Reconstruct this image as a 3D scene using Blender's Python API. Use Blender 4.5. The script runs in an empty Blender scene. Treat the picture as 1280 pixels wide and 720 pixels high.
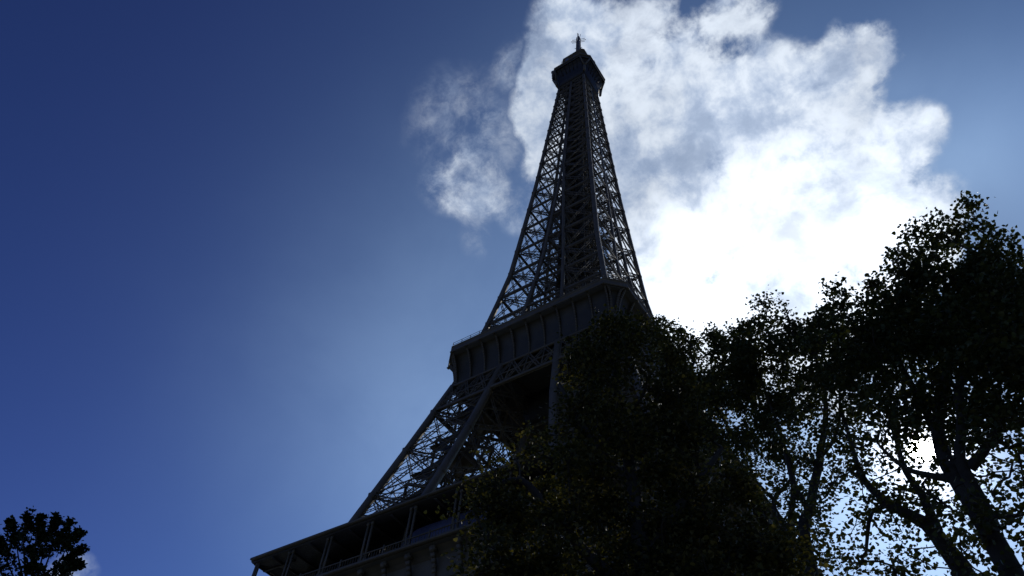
import bpy, math, random
import numpy as np
from mathutils import Matrix, Vector

sc = bpy.context.scene
COL = sc.collection
rad = math.radians

# ------------------------------------------------------------------ camera
cam = bpy.data.cameras.new('camera')
cam_o = bpy.data.objects.new('camera', cam)
COL.objects.link(cam_o)
sc.camera = cam_o
_y, _p, _r = rad(-38.5037), rad(50.5720), rad(6.0835)      # heading, tilt, roll
_f = Vector((math.sin(_y)*math.cos(_p), math.cos(_y)*math.cos(_p), math.sin(_p)))
_a = Vector((math.cos(_y), -math.sin(_y), 0.0))
_b = _a.cross(_f)
_R = _a*math.cos(_r) + _b*math.sin(_r)
_U = _b*math.cos(_r) - _a*math.sin(_r)
_M = Matrix((_R, _U, -_f)).transposed().to_4x4()
_M.translation = (62.18, -105.38, 1.6)
cam_o.matrix_world = _M
cam.lens = 26.58
cam.sensor_width = 36.0
cam.clip_start = 0.1
cam.clip_end = 6000.0

# ------------------------------------------------------------------ sun, sky, exposure
SUN_EL, SUN_AZ = 35.6, -1.8
SUN = Vector((math.sin(rad(SUN_AZ))*math.cos(rad(SUN_EL)), math.cos(rad(SUN_AZ))*math.cos(rad(SUN_EL)), math.sin(rad(SUN_EL))))
sd = bpy.data.lights.new('sun', 'SUN')
sd.energy = 3.0
sd.angle = rad(0.53)
sd.color = (1.0, 0.94, 0.85)
so = bpy.data.objects.new('sun', sd)
COL.objects.link(so)
so.rotation_euler = SUN.to_track_quat('Z', 'Y').to_euler()
so.location = (0, 0, 400)

sc.view_settings.view_transform = 'Standard'
sc.view_settings.look = 'None'
sc.view_settings.gamma = 1.0
sc.view_settings.use_curve_mapping = False
sc.view_settings.exposure = -1.0

world = bpy.data.worlds.new('World')
sc.world = world
world.use_nodes = True
NT = world.node_tree


class Nodes:
    """small helper to write node maths"""
    def __init__(self, nt):
        self.nt = nt

    def new(self, t, **kw):
        n = self.nt.nodes.new(t)
        for k, v in kw.items():
            setattr(n, k, v)
        return n

    def put(self, sock, v):
        if hasattr(v, 'links'):
            self.nt.links.new(v, sock)
        else:
            sock.default_value = v

    def math(self, op, a, b=0.0, c=None, clamp=False):
        n = self.new('ShaderNodeMath', operation=op, use_clamp=clamp)
        self.put(n.inputs[0], a)
        self.put(n.inputs[1], b)
        if c is not None:
            self.put(n.inputs[2], c)
        return n.outputs[0]

    def ramp(self, v, a, b, lo=0.0, hi=1.0, smooth=True):
        n = self.new('ShaderNodeMapRange', interpolation_type='SMOOTHSTEP' if smooth else 'LINEAR')
        self.put(n.inputs[0], v)
        for i, x in enumerate((a, b, lo, hi)):
            self.put(n.inputs[i+1], x)
        return n.outputs[0]

    def dot(self, v, d):
        n = self.new('ShaderNodeVectorMath', operation='DOT_PRODUCT')
        self.put(n.inputs[0], v)
        n.inputs[1].default_value = d
        return n.outputs['Value']

    def mixc(self, f, a, b, mode='MIX'):
        n = self.new('ShaderNodeMix', data_type='RGBA', blend_type=mode)
        self.put(n.inputs['Factor'], f)
        self.put(n.inputs['A'], a)
        self.put(n.inputs['B'], b)
        return n.outputs['Result']

    def noise(self, vec, scale, detail=6, rough=0.55, dist=0.0, out='Fac'):
        n = self.new('ShaderNodeTexNoise')
        self.put(n.inputs['Vector'], vec)
        n.inputs['Scale'].default_value = scale
        n.inputs['Detail'].default_value = detail
        n.inputs['Roughness'].default_value = rough
        n.inputs['Distortion'].default_value = dist
        return n.outputs[out]


def build_sky():
    N = Nodes(NT)
    bg = NT.nodes['Background']
    bg.inputs[1].default_value = 0.1
    sky = N.new('ShaderNodeTexSky', sky_type='NISHITA', sun_disc=False)
    sky.sun_elevation = rad(SUN_EL)
    sky.sun_rotation = rad(SUN_AZ)
    sky.air_density, sky.dust_density, sky.ozone_density = 1.0, 0.6, 6.0
    d = N.new('ShaderNodeTexCoord').outputs['Generated']
    g = N.new('ShaderNodeGamma')
    N.put(g.inputs[0], sky.outputs[0])
    g.inputs[1].default_value = SKY_GAMMA
    sun = N.dot(d, SUN)
    gain = N.mixc(N.ramp(sun, math.cos(rad(62)), math.cos(rad(24))), (*SKY_GAIN, 1), (0.40, 0.50, 0.52, 1))
    gain = N.mixc(N.ramp(sun, math.cos(rad(24)), math.cos(rad(4))), gain, (0.16, 0.20, 0.24, 1))
    base = N.mixc(1.0, g.outputs[0], gain, 'MULTIPLY')
    # warped direction, for ragged cloud outlines
    def warp(scale, amp, detail):
        c = N.noise(d, scale, detail, 0.55, out='Color')
        s = N.new('ShaderNodeVectorMath', operation='SUBTRACT')
        N.put(s.inputs[0], c); s.inputs[1].default_value = (.5, .5, .5)
        m = N.new('ShaderNodeVectorMath', operation='SCALE')
        N.put(m.inputs[0], s.outputs[0]); m.inputs['Scale'].default_value = amp
        a = N.new('ShaderNodeVectorMath', operation='ADD')
        N.put(a.inputs[0], d); N.put(a.inputs[1], m.outputs[0])
        u = N.new('ShaderNodeVectorMath', operation='NORMALIZE')
        N.put(u.inputs[0], a.outputs[0])
        return u.outputs[0]
    dw = warp(7.0, 0.055, 7)

    def field(blobs, vec):
        tot = None
        for az, el, r, amp in blobs:
            az, el = rad(az), rad(el)
            c = (math.sin(az)*math.cos(el), math.cos(az)*math.cos(el), math.sin(el))
            v = N.ramp(N.dot(vec, c), math.cos(rad(r)), math.cos(rad(r*0.12)), 0.0, amp)
            tot = v if tot is None else N.math('ADD', tot, v)
        return tot

    def soft_field(blobs, vec):
        tot = None
        for az, el, r, amp in blobs:
            az, el = rad(az), rad(el)
            c = (math.sin(az)*math.cos(el), math.cos(az)*math.cos(el), math.sin(el))
            v = N.math('POWER', N.math('MAXIMUM', N.math('MULTIPLY_ADD', N.dot(vec, c), .5, .5), 0.0), 2/(rad(r*.55)**2))
            v = N.math('MULTIPLY', v, amp)
            tot = v if tot is None else N.math('ADD', tot, v)
        return tot
    cover = field(CLOUDS, dw)
    wisp = field(WISPS, dw)
    lum = field(GLOW, dw)
    fine = N.noise(dw, 8.0, 10, 0.60, 0.15)
    soft = N.noise(d, 3.5, 5, 0.5)
    near = N.math('MINIMUM', N.math('MULTIPLY', cover, 2.5), 1.0)
    dens = N.math('ADD', N.math('MINIMUM', cover, 1.1), N.math('MULTIPLY', N.math('MULTIPLY', N.math('SUBTRACT', fine, 0.5), 3.0), near))
    crisp = N.noise(d, 30.0, 8, 0.6, 0.2)
    dens = N.math('ADD', dens, N.math('MULTIPLY', N.math('MULTIPLY', N.math('SUBTRACT', crisp, 0.5), 1.3), near))
    mask = N.ramp(dens, 0.08, 0.80)
    mask = N.math('MULTIPLY', mask, N.ramp(N.noise(dw, 6.5, 10, 0.65, 0.4), 0.32, 0.56, 0.58, 1.0))
    streak = N.ramp(N.noise(dw, 17.0, 9, 0.66, 0.1), 0.36, 0.78)
    wm = N.math('MULTIPLY', N.math('MINIMUM', wisp, 1.0), streak)
    mask = N.math('MAXIMUM', mask, wm)
    # thin bright air round the sun
    v1 = N.math('POWER', N.math('MAXIMUM', N.math('MULTIPLY_ADD', sun, 0.5, 0.5), 0.0), VEIL_P)
    v1 = N.math('MULTIPLY_ADD', v1, 0.5, N.math('MULTIPLY', soft_field(HAZE, d), N.ramp(N.noise(d, 4.0, 6, 0.6, 0.3), 0.3, 0.7, 0.84, 1.16)))
    cx = N.new('ShaderNodeCombineXYZ')
    for i in range(3):
        N.put(cx.inputs[i], v1)
    veil = N.mixc(1.0, (*VEIL, 1), cx.outputs[0], 'MULTIPLY')
    base = N.mixc(1.0, base, veil, 'ADD')
    # cloud radiance: forward scattering towards the sun, softer grey where thick
    tex = N.math('ADD', N.math('MULTIPLY', N.noise(dw, 9.0, 10, 0.62, 0.25), 0.6), N.math('MULTIPLY', crisp, 0.4))
    tex = N.ramp(tex, 0.36, 0.64, 0.74, 1.22)
    big = N.ramp(soft, 0.35, 0.65, 0.9, 1.08)
    br = N.math('MULTIPLY', N.math('MULTIPLY', tex, big), N.math('MULTIPLY_ADD', lum, CLOUD_HI, CLOUD_LO))
    cc = N.new('ShaderNodeCombineXYZ')
    for i in range(3):
        N.put(cc.inputs[i], br)
    thick = N.math('MINIMUM', N.math('ADD', N.math('MULTIPLY', lum, 0.9), N.ramp(tex, 0.72, 1.2)), 1.0)
    ctint = N.mixc(thick, (0.60, 0.76, 1.06, 1), (0.86, 0.95, 1.08, 1))
    cloud = N.mixc(1.0, ctint, cc.outputs[0], 'MULTIPLY')
    out = N.mixc(mask, base, cloud)
    # the sun itself and its aureole
    ang = N.math('MULTIPLY', N.math('ARCCOSINE', N.math('MINIMUM', sun, 1.0)), 180/math.pi)
    disc = N.ramp(ang, 0.95, 0.35, 0.0, 1500.0)
    aur = N.math('MULTIPLY', N.math('POWER', N.ramp(ang, 10.0, 0.3), 6.0), 40.0)
    sx = N.new('ShaderNodeCombineXYZ')
    s = N.math('ADD', disc, aur)
    for i in range(3):
        N.put(sx.inputs[i], s)
    out = N.mixc(1.0, out, sx.outputs[0], 'ADD')
    NT.links.new(out, bg.inputs[0])


SKY_GAMMA = 1.6
SKY_GAIN = (0.62, 0.49, 0.60)
VEIL, VEIL_P = (2.65, 3.7, 4.75), 10.0
CLOUD_LO, CLOUD_HI = 14.0, 11.0
# azimuth (from +Y towards +X), elevation, radius in degrees, weight
CLOUDS = [
    (-31.0, 68.4, 5.34, 0.9),
    (-18.9, 67.8, 6.09, 0.9),
    (-25.9, 62.0, 7.57, 0.8),
    (-35.0, 64.4, 4.06, 0.8),
    (-33.3, 59.5, 3.56, 0.6),
    (-12.9, 63.2, 5.32, 0.9),
    (0.4, 68.1, 3.22, 0.6),
    (-5.0, 68.0, 2.13, 0.35),
    (-3.0, 61.4, 5.41, 0.8),
    (4.6, 59.6, 4.16, 0.8),
    (11.3, 61.3, 2.99, 0.8),
    (0.0, 56.9, 5.88, 0.7),
    (9.9, 54.7, 2.98, 0.8),
    (5.4, 54.0, 3.08, 0.7),
    (-5.7, 52.9, 7.71, 0.9),
    (-13.8, 51.4, 8.03, 0.9),
    (-1.5, 49.4, 7.98, 0.9),
    (-19.4, 47.9, 7.01, 0.7),
    (5.2, 48.5, 4.52, 0.8),
    (-7.9, 45.0, 8.74, 0.8),
    (-15.5, 57.6, 5.18, 0.4),
    (-21.4, 55.9, 5.00, 0.6),
    (-19.9, 51.2, 5.58, 0.7),
    (8.8, 49.8, 2.94, 0.5),
]
WISPS = [
    (-50.3, 62.4, 4.65, 0.5),
    (-45.6, 57.6, 3.29, 1.1),
    (-48.3, 57.2, 2.68, 0.7),
    (-43.3, 57.5, 2.10, 0.9),
    (-38.5, 56.3, 2.11, 0.9),
    (-43.3, 61.1, 3.54, 0.45),
    (-44.2, 53.7, 1.81, 0.35),
    (-42.9, 66.9, 2.28, 0.7),
    (-67.4, 24.0, 1.91, 1.0),
    (-67.1, 24.6, 0.74, 0.8),
]
GLOW = [
    (-5.9, 49.3, 11.50, 1.0),
    (-16.0, 50.5, 6.94, 0.6),
    (-19.4, 51.5, 6.16, 0.45),
    (5.0, 49.2, 5.06, 0.5),
    (10.5, 61.7, 3.50, 0.2),
    (9.9, 54.7, 2.98, 0.45),
    (-0.1, 47.8, 6.28, 0.6),
    (-2.9, 60.1, 6.50, 0.12),
    (-1.9, 35.7, 2.93, 0.3),
]
HAZE = [
    (-40.8, 43.7, 19.78, 0.52),
    (-46.6, 35.3, 13.11, 0.42),
    (-16.9, 56.6, 19.12, 0.25),
    (-4.5, 44.2, 15.94, 0.3),
    (-4.8, 32.2, 12.11, 1.7),
    (17.0, 50.7, 9.12, 0.56),
    (11.6, 51.5, 3.62, 0.4),
    (11.5, 58.0, 2.97, 0.25),
    (-10.9, 37.5, 8.52, 0.2),
]

build_sky()

# ------------------------------------------------------------------ helpers
def tag(o, label=None, cat=None, group=None, kind=None):
    for k, v in (('label', label), ('category', cat), ('group', group), ('kind', kind)):
        if v:
            o[k] = v
    return o


def link(name, me, mat, parent=None):
    o = bpy.data.objects.new(name, me)
    COL.objects.link(o)
    if mat is not None and not me.materials:
        me.materials.append(mat)
    if parent is not None:
        o.parent = parent
    return o


def raw_mesh(name, V, F_sizes, F_idx, smooth=False):
    """V (n,3); F_sizes per face corner counts; F_idx flat corners"""
    me = bpy.data.meshes.new(name)
    V = np.asarray(V, dtype=np.float32)
    F_idx = np.asarray(F_idx, dtype=np.int32).ravel()
    F_sizes = np.asarray(F_sizes, dtype=np.int32)
    me.vertices.add(len(V))
    me.vertices.foreach_set('co', V.ravel())
    me.loops.add(len(F_idx))
    me.loops.foreach_set('vertex_index', F_idx)
    me.polygons.add(len(F_sizes))
    st = np.r_[0, np.cumsum(F_sizes)[:-1]].astype(np.int32)
    me.polygons.foreach_set('loop_start', st)
    if smooth:
        me.polygons.foreach_set('use_smooth', np.ones(len(F_sizes), dtype=bool))
    me.update(calc_edges=True)
    me.validate()
    return me


RNG = np.random.default_rng(7)


class Bars:
    """collects square bars, boxes and plates and builds them as one mesh"""
    def __init__(self):
        self.A, self.B, self.W, self.T, self.ref = [], [], [], [], []
        self.xv, self.xf = [], []

    def bar(self, a, b, w, t=None, ref=None):
        self.A.append(tuple(a)); self.B.append(tuple(b))
        self.W.append(w); self.T.append(w if t is None else t)
        self.ref.append((0, 0, 0) if ref is None else tuple(ref))

    def poly(self, pts, w, t=None):
        for a, b in zip(pts[:-1], pts[1:]):
            self.bar(a, b, w, t)

    def solid(self, verts, faces):
        n = sum(len(v) for v in self.xv)
        self.xv.append(np.asarray(verts, float))
        self.xf += [[i+n for i in f] for f in faces]

    def box(self, x0, x1, y0, y1, z0, z1):
        v = [(x, y, z) for z in (z0, z1) for y in (y0, y1) for x in (x0, x1)]
        self.solid(v, [(0, 2, 3, 1), (4, 5, 7, 6), (0, 1, 5, 4), (2, 6, 7, 3), (0, 4, 6, 2), (1, 3, 7, 5)])

    def girder(self, a, b, depth, nrm, w, n):
        """a lattice girder: two chords and a zigzag, lying in the plane with normal nrm"""
        a, b, nrm = np.array(a, float), np.array(b, float), np.array(nrm, float)
        d = b-a
        s = np.cross(nrm, d)
        s *= (depth/2)/max(1e-9, np.linalg.norm(s))
        self.bar(a+s, b+s, w)
        self.bar(a-s, b-s, w)
        for i in range(n):
            p, q = a+d*i/n, a+d*(i+1)/n
            if i % 2:
                self.bar(p+s, q-s, w*.6)
            else:
                self.bar(p-s, q+s, w*.6)

    def mesh(self, name):
        V, S, I = [], [], []
        n0 = 0
        if self.A:
            A, B = np.array(self.A, float), np.array(self.B, float)
            n = len(A)
            D = B-A
            L = np.linalg.norm(D, axis=1, keepdims=True)
            D = D/np.maximum(L, 1e-9)
            ref = np.array(self.ref, float)
            none = np.abs(ref).sum(1) == 0
            steep = np.abs(D[:, 2]) > 0.93
            ref[none & ~steep] = (0, 0, 1)
            ref[none & steep] = (1, 0, 0)
            u = np.cross(D, ref)
            u /= np.maximum(np.linalg.norm(u, axis=1, keepdims=True), 1e-9)
            v = np.cross(D, u)
            j = 1+RNG.uniform(-.04, .04, (n, 2))               # rolled sections never share a plane exactly
            hw = (np.array(self.W)*j[:, 0]/2)[:, None]
            ht = (np.array(self.T)*j[:, 1]/2)[:, None]
            c = [A-u*hw-v*ht, A+u*hw-v*ht, A+u*hw+v*ht, A-u*hw+v*ht,
                 B-u*hw-v*ht, B+u*hw-v*ht, B+u*hw+v*ht, B-u*hw+v*ht]
            V.append(np.stack(c, 1).reshape(-1, 3))
            q = np.array([[0, 1, 5, 4], [1, 2, 6, 5], [2, 3, 7, 6], [3, 0, 4, 7], [3, 2, 1, 0], [4, 5, 6, 7]])
            F = (np.arange(n)[:, None, None]*8+q[None]).reshape(-1, 4)
            S.append(np.full(len(F), 4)); I.append(F.ravel())
            n0 = n*8
        if self.xv:
            V.append(np.concatenate(self.xv))
            S.append(np.array([len(f) for f in self.xf]))
            I.append(np.array([i+n0 for f in self.xf for i in f]))
        return raw_mesh(name, np.concatenate(V), np.concatenate(S), np.concatenate(I))

    def build(self, name, mat, parent=None):
        return link(name, self.mesh(name), mat, parent)


def loft(B, rings, close_bottom=False, close_top=False):
    n = len(rings[0])
    v = [p for r in rings for p in r]
    f = []
    for k in range(len(rings)-1):
        for i in range(n):
            j = (i+1) % n
            f.append((k*n+i, k*n+j, (k+1)*n+j, (k+1)*n+i))
    if close_bottom:
        f.append(tuple(reversed(range(n))))
    if close_top:
        f.append(tuple(range((len(rings)-1)*n, len(rings)*n)))
    B.solid(v, f)


def octagon(h, c, z):
    return [(-h+c, -h, z), (h-c, -h, z), (h, -h+c, z), (h, h-c, z), (h-c, h, z), (-h+c, h, z), (-h, h-c, z), (-h, -h+c, z)]


# ------------------------------------------------------------------ materials
def material(name):
    m = bpy.data.materials.new(name)
    m.use_nodes = True
    return m, Nodes(m.node_tree), m.node_tree.nodes['Principled BSDF']


def paint(name, c0, c1, rough=0.55, scale=0.35, metal=0.0, spec=0.4):
    m, N, b = material(name)
    co = N.new('ShaderNodeTexCoord').outputs['Object']
    n1 = N.noise(co, scale, 8, 0.65)
    n2 = N.noise(co, scale*9, 6, 0.6)
    f = N.math('ADD', N.math('MULTIPLY', n1, 0.65), N.math('MULTIPLY', n2, 0.35))
    N.put(b.inputs['Base Color'], N.mixc(N.ramp(f, 0.38, 0.62), (*c0, 1), (*c1, 1)))
    N.put(b.inputs['Roughness'], N.ramp(n2, 0.3, 0.7, rough-.1, rough+.15))
    b.inputs['Metallic'].default_value = metal
    b.inputs['Specular IOR Level'].default_value = spec
    return m


IRON = paint('iron_paint', (0.078, 0.064, 0.039), (0.116, 0.095, 0.058))
IRON_BLACK = paint('iron_paint_deep_shade', (0.016, 0.014, 0.012), (0.026, 0.022, 0.019))  # near-black copy of the iron paint, deep shade put into its colour
IRON_DK = paint('iron_paint_shaded', (0.035, 0.030, 0.018), (0.053, 0.045, 0.028))  # darker copy of the iron paint, shade of recessed parts put into its colour
STONE = paint('stone', (0.27, 0.25, 0.22), (0.38, 0.35, 0.31), 0.85, 0.6)
GLASS = paint('blue_cladding', (0.045, 0.048, 0.075), (0.07, 0.072, 0.11), 0.35, 0.3, 0.0, 0.5)
BARK = paint('bark', (0.024, 0.020, 0.014), (0.050, 0.043, 0.031), 0.9, 2.2)
ANT = paint('antenna_metal', (0.10, 0.10, 0.105), (0.16, 0.16, 0.165), 0.5, 1.0)


def leaf_mat(name, cols, trans):
    m, N, b = material(name)
    nt = m.node_tree
    geo = N.new('ShaderNodeNewGeometry')
    co = N.new('ShaderNodeTexCoord').outputs['Object']
    f = N.math('ADD', N.math('MULTIPLY', geo.outputs['Random Per Island'], 0.6),
               N.math('MULTIPLY', N.noise(co, 0.6, 3, 0.5), 0.4))
    cr = N.new('ShaderNodeValToRGB')
    N.put(cr.inputs[0], f)
    e = cr.color_ramp.elements
    e[0].position, e[0].color = 0.2, (*cols[0], 1)
    e[1].position, e[1].color = 0.8, (*cols[-1], 1)
    for i, c in enumerate(cols[1:-1]):
        x = e.new(0.2+0.6*(i+1)/(len(cols)-1))
        x.color = (*c, 1)
    N.put(b.inputs['Base Color'], cr.outputs[0])
    b.inputs['Roughness'].default_value = 0.5
    b.inputs['Specular IOR Level'].default_value = 0.12
    tr = N.new('ShaderNodeBsdfTranslucent')
    N.put(tr.inputs[0], N.mixc(1.0, cr.outputs[0], (1.25, 1.25, 0.5, 1), 'MULTIPLY'))
    mx = N.new('ShaderNodeMixShader')
    mx.inputs[0].default_value = trans
    nt.links.new(b.outputs[0], mx.inputs[1])
    nt.links.new(tr.outputs[0], mx.inputs[2])
    nt.links.new(mx.outputs[0], nt.nodes['Material Output'].inputs[0])
    return m


LEAF_PLANE = leaf_mat('plane_leaf', [(0.030, 0.040, 0.015), (0.045, 0.056, 0.020), (0.080, 0.078, 0.028)], 0.22)
LEAF_OLIVE = leaf_mat('olive_leaf', [(0.026, 0.030, 0.011), (0.042, 0.044, 0.016), (0.072, 0.066, 0.024), (0.15, 0.125, 0.042)], 0.34)
LEAF_DARK = leaf_mat('dark_leaf', [(0.014, 0.022, 0.008), (0.024, 0.034, 0.012)], 0.15)

# ------------------------------------------------------------------ ground
def ground():
    m, N, b = material('park_ground')
    co = N.new('ShaderNodeTexCoord').outputs['Object']
    g = N.noise(co, 0.02, 4, 0.5)
    f = N.ramp(g, 0.47, 0.53)
    fine = N.noise(co, 3.0, 8, 0.7)
    grass = N.mixc(fine, (0.035, 0.055, 0.015, 1), (0.08, 0.10, 0.03, 1))
    sand = N.mixc(fine, (0.13, 0.11, 0.085, 1), (0.19, 0.165, 0.13, 1))
    N.put(b.inputs['Base Color'], N.mixc(f, sand, grass))
    b.inputs['Roughness'].default_value = 0.95
    B = Bars()
    s = 4000
    B.solid([(-s, -s, 0), (s, -s, 0), (s, s, 0), (-s, s, 0)], [(0, 1, 2, 3)])
    tag(B.build('ground', m), kind='structure')


ground()

# ------------------------------------------------------------------ the tower
OZ = [0, 57, 60, 74, 90, 111, 116, 131, 150, 172, 196, 220, 245, 268, 275]
OH = [62.0, 33.4, 32.4, 28.8, 24.5, 19.1, 17.95, 15.45, 12.65, 11.0, 9.25, 7.85, 6.4, 5.1, 4.8]
IZ = [0, 57, 60, 74, 90, 111, 131, 154, 177, 200, 275]
IH = [37.5, 17.2, 16.3, 12.6, 9.4, 6.7, 4.9, 2.9, 1.5, 0.30, 0.2]


def ho(z):
    return float(np.interp(z, OZ, OH))


def hi(z):
    return float(np.interp(z, IZ, IH))


def corner(sx, sy, kx, ky, z):
    """kx, ky: 1 outer chord, 0 inner chord"""
    return np.array((sx*(ho(z) if kx else hi(z)), sy*(ho(z) if ky else hi(z)), z))


FACES = (((1, 1), (0, 1), (0, 1, 0)), ((1, 1), (1, 0), (1, 0, 0)), ((0, 0), (1, 0), (0, 1, 0)), ((0, 0), (0, 1), (1, 0, 0)))


def leg_bracing(B, sx, sy, zs, depth, w, horiz, faces=FACES, sub=0, band=0.0):
    for z0, z1 in zip(zs[:-1], zs[1:]):
        for ka, kb, nr in faces:
            a0, b0 = corner(sx, sy, *ka, z0), corner(sx, sy, *kb, z0)
            a1, b1 = corner(sx, sy, *ka, z1), corner(sx, sy, *kb, z1)
            e = np.array(nr)*0.06
            n = max(4, int(np.linalg.norm(b1-a0)/(depth*1.1)))
            B.girder(a0+e, b1+e, depth, nr, w, n)
            B.girder(b0-e, a1-e, depth, nr, w, n)
            nh = max(3, int(np.linalg.norm(b1-a1)/(horiz*1.1)))
            B.girder(a1, b1, horiz, nr, w*1.25, nh)
            if band:
                B.bar(a1+e*.5, b1+e*.5, band)
            if sub:
                am, bm, cm = (a0+a1)/2, (b0+b1)/2, (a1+b1)/2
                c0 = (a0+b0)/2
                B.girder(am+e*.5, bm+e*.5, depth*.5, nr, w*.7, n)
                if sub > 1:
                    for p, q in ((am, c0), (bm, c0), (am, cm), (bm, cm)):
                        B.bar(p, q, w*.75)


def columns(parent, sx, sy, zs, w, name='corner_column', mat=None):
    for kx, ky in ((1, 1), (0, 1), (1, 0), (0, 0)):
        B = Bars()
        pts = [corner(sx, sy, kx, ky, z) for z in zs]
        # plated box section: lofted square so that the chord stays continuous over its kinks
        rings = []
        for p in pts:
            h = w/2
            rings.append([(p[0]-h, p[1]-h, p[2]), (p[0]+h, p[1]-h, p[2]), (p[0]+h, p[1]+h, p[2]), (p[0]-h, p[1]+h, p[2])])
        loft(B, rings, True, True)
        # gusset plates where the bracing meets the chord
        for p in pts[1:-1]:
            r = w*.5+.018
            B.box(p[0]-r, p[0]+r, p[1]-r, p[1]+r, p[2]-w*.5, p[2]+w*.5)
        B.build(name, mat or IRON, parent)


TOWER = bpy.data.objects.new('lattice_tower', None)
COL.objects.link(TOWER)
tag(TOWER, 'towering dark wrought iron lattice tower with three platforms and a mast against the clouds', 'tower')

SIGNS = ((-1, -1), (1, -1), (1, 1), (-1, 1))
Z_LOW = [1.5, 12, 22.5, 33, 42.5, 50, 57]
Z_MID = [57, 66, 73, 81, 92.1, 102.6, 111]
Z_UP = [111, 121.5, 131.7, 141.8, 151.7, 161.6, 172.2, 182.6, 191.9, 201, 209.6, 217.6, 225.2, 232.3, 239, 245.3, 251.2, 256.8, 262.1, 267.2]

for sx, sy in SIGNS:
    B = Bars()
    leg_bracing(B, sx, sy, Z_LOW, 0.9, 0.16, 1.2, sub=1)
    leg = B.build('lower_leg', IRON, TOWER)
    columns(leg, sx, sy, Z_LOW, 1.25)
    B = Bars()
    r0, r1 = 35.5, 64.5
    xs, ys = sorted((sx*r0, sx*r1)), sorted((sy*r0, sy*r1))
    loft(B, [[(xs[0]-k, ys[0]-k, z), (xs[1]+k, ys[0]-k, z), (xs[1]+k, ys[1]+k, z), (xs[0]-k, ys[1]+k, z)] for k, z in ((.6, 0.004), (.6, .5), (0, .55), (0, 3.2), (.25, 3.25), (.25, 3.6))], False, True)
    B.build('masonry_plinth', STONE, TOWER)

    B = Bars()
    leg_bracing(B, sx, sy, Z_MID, 0.85, 0.15, 1.2, sub=2)
    # floor frames inside the leg at each node, and the inclined lift rails
    for z in Z_MID[1:-1]:
        q = [corner(sx, sy, *k, z) for k in ((1, 1), (0, 1), (0, 0), (1, 0))]
        B.girder(q[0], q[2], 1.0, (0, 0, 1), .22, 10)
        B.girder(q[1], q[3], 1.0, (0, 0, 1), .22, 10)
        m = (q[0]+q[2])/2
        B.box(m[0]-3.2, m[0]+2.6, m[1]-2.8, m[1]+3.4, z-.5, z+.35)
        for e in range(4):
            B.bar((q[e]+q[(e+1) % 4])/2, (q[(e+1) % 4]+q[(e+2) % 4])/2, .5)
    for t in (0.32, 0.5, 0.68):
        for s in (0.35, 0.65):
            pts = []
            for z in Z_MID:
                o = corner(sx, sy, 1, 1, z); i = corner(sx, sy, 0, 0, z)
                pts.append((o[0]+(i[0]-o[0])*t, o[1]+(i[1]-o[1])*s, z))
            B.poly(pts, 0.42)
    leg = B.build('middle_leg', IRON, TOWER)
    columns(leg, sx, sy, Z_MID, 1.2)
    # zigzag stair and its landings inside the leg
    B = Bars()
    k = 0
    z = 58.0
    while z < 109:
        z2 = z+3.6
        o, i = corner(sx, sy, 1, 1, z), corner(sx, sy, 0, 0, z)
        o2, i2 = corner(sx, sy, 1, 1, z2), corner(sx, sy, 0, 0, z2)
        ta, tb = (0.25, 0.75) if k % 2 == 0 else (0.75, 0.25)
        a = np.array((o[0]+(i[0]-o[0])*ta, o[1]+(i[1]-o[1])*.22, z))
        b = np.array((o2[0]+(i2[0]-o2[0])*tb, o2[1]+(i2[1]-o2[1])*.22, z2))
        B.bar(a, b, 1.3, 0.25, ref=(0, 1, 0))
        B.bar(a+(0, .7, 1.0), b+(0, .7, 1.0), 0.09)
        B.bar(a+(0, -.7, 1.0), b+(0, -.7, 1.0), 0.09)
        B.box(b[0]-1.1, b[0]+1.1, b[1]-1.0, b[1]+1.0, z2-.15, z2)
        k += 1
        z = z2
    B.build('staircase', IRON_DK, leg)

# one lift cabin climbing inside the leg with the red-brown lift rails
def rot4(fn):
    """call fn with a function that turns a point of the south face onto each of the four faces"""
    for k in range(4):
        c, s = (1, 0, -1, 0)[k], (0, 1, 0, -1)[k]
        fn(lambda x, y, z, c=c, s=s: np.array((c*x-s*y, s*x+c*y, z)), (np.array((-s*-1.0, c*-1.0, 0)) if False else np.array((s, -c, 0))), k)


# decorative arches and the girders under the first floor
def arch(T, nr, k):
    B = Bars()
    zc, r = 6.0, 37.0
    n = 40
    prev = None
    for i in range(n+1):
        a = math.pi*(0.06+0.88*i/n)
        row = []
        for rr in (r, r+2.6):
            x, z = rr*math.cos(a), zc+rr*1.12*math.sin(a)
            y = -np.interp(min(z, 57), OZ, OH)-0.3
            row.append(T(x, y, z))
        if prev is not None:
            B.bar(prev[0], row[0], .5); B.bar(prev[1], row[1], .45)
            B.bar(prev[0], row[1], .16); B.bar(prev[1], row[0], .16)
        B.bar(row[0], row[1], .22)
        prev = row
    B.build('arch', IRON, TOWER)
    B = Bars()
    z0, z1 = 46.5, 51.8
    n = 22
    def P(x, z):
        return T(x*ho(z), -ho(z)-.2, z)
    for z, w in ((z0, .6), (z1, .6)):
        B.bar(P(-1, z), P(1, z), w)
    for i in range(n):
        a, b = -1+2*i/n, -1+2*(i+1)/n
        B.bar(P(a, z0), P(b, z1), .2); B.bar(P(b, z0)+nr*.05, P(a, z1)+nr*.05, .2)
        B.bar(P(a, z0), P(a, z1), .25)
    B.build('girder', IRON, TOWER)


rot4(arch)

# ---- first floor
P1 = 38.2
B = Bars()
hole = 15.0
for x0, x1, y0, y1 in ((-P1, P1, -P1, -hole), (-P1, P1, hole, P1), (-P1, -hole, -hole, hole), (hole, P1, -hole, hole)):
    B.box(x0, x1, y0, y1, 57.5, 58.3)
FIRST = B.build('first_floor', IRON_DK, TOWER)


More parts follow.
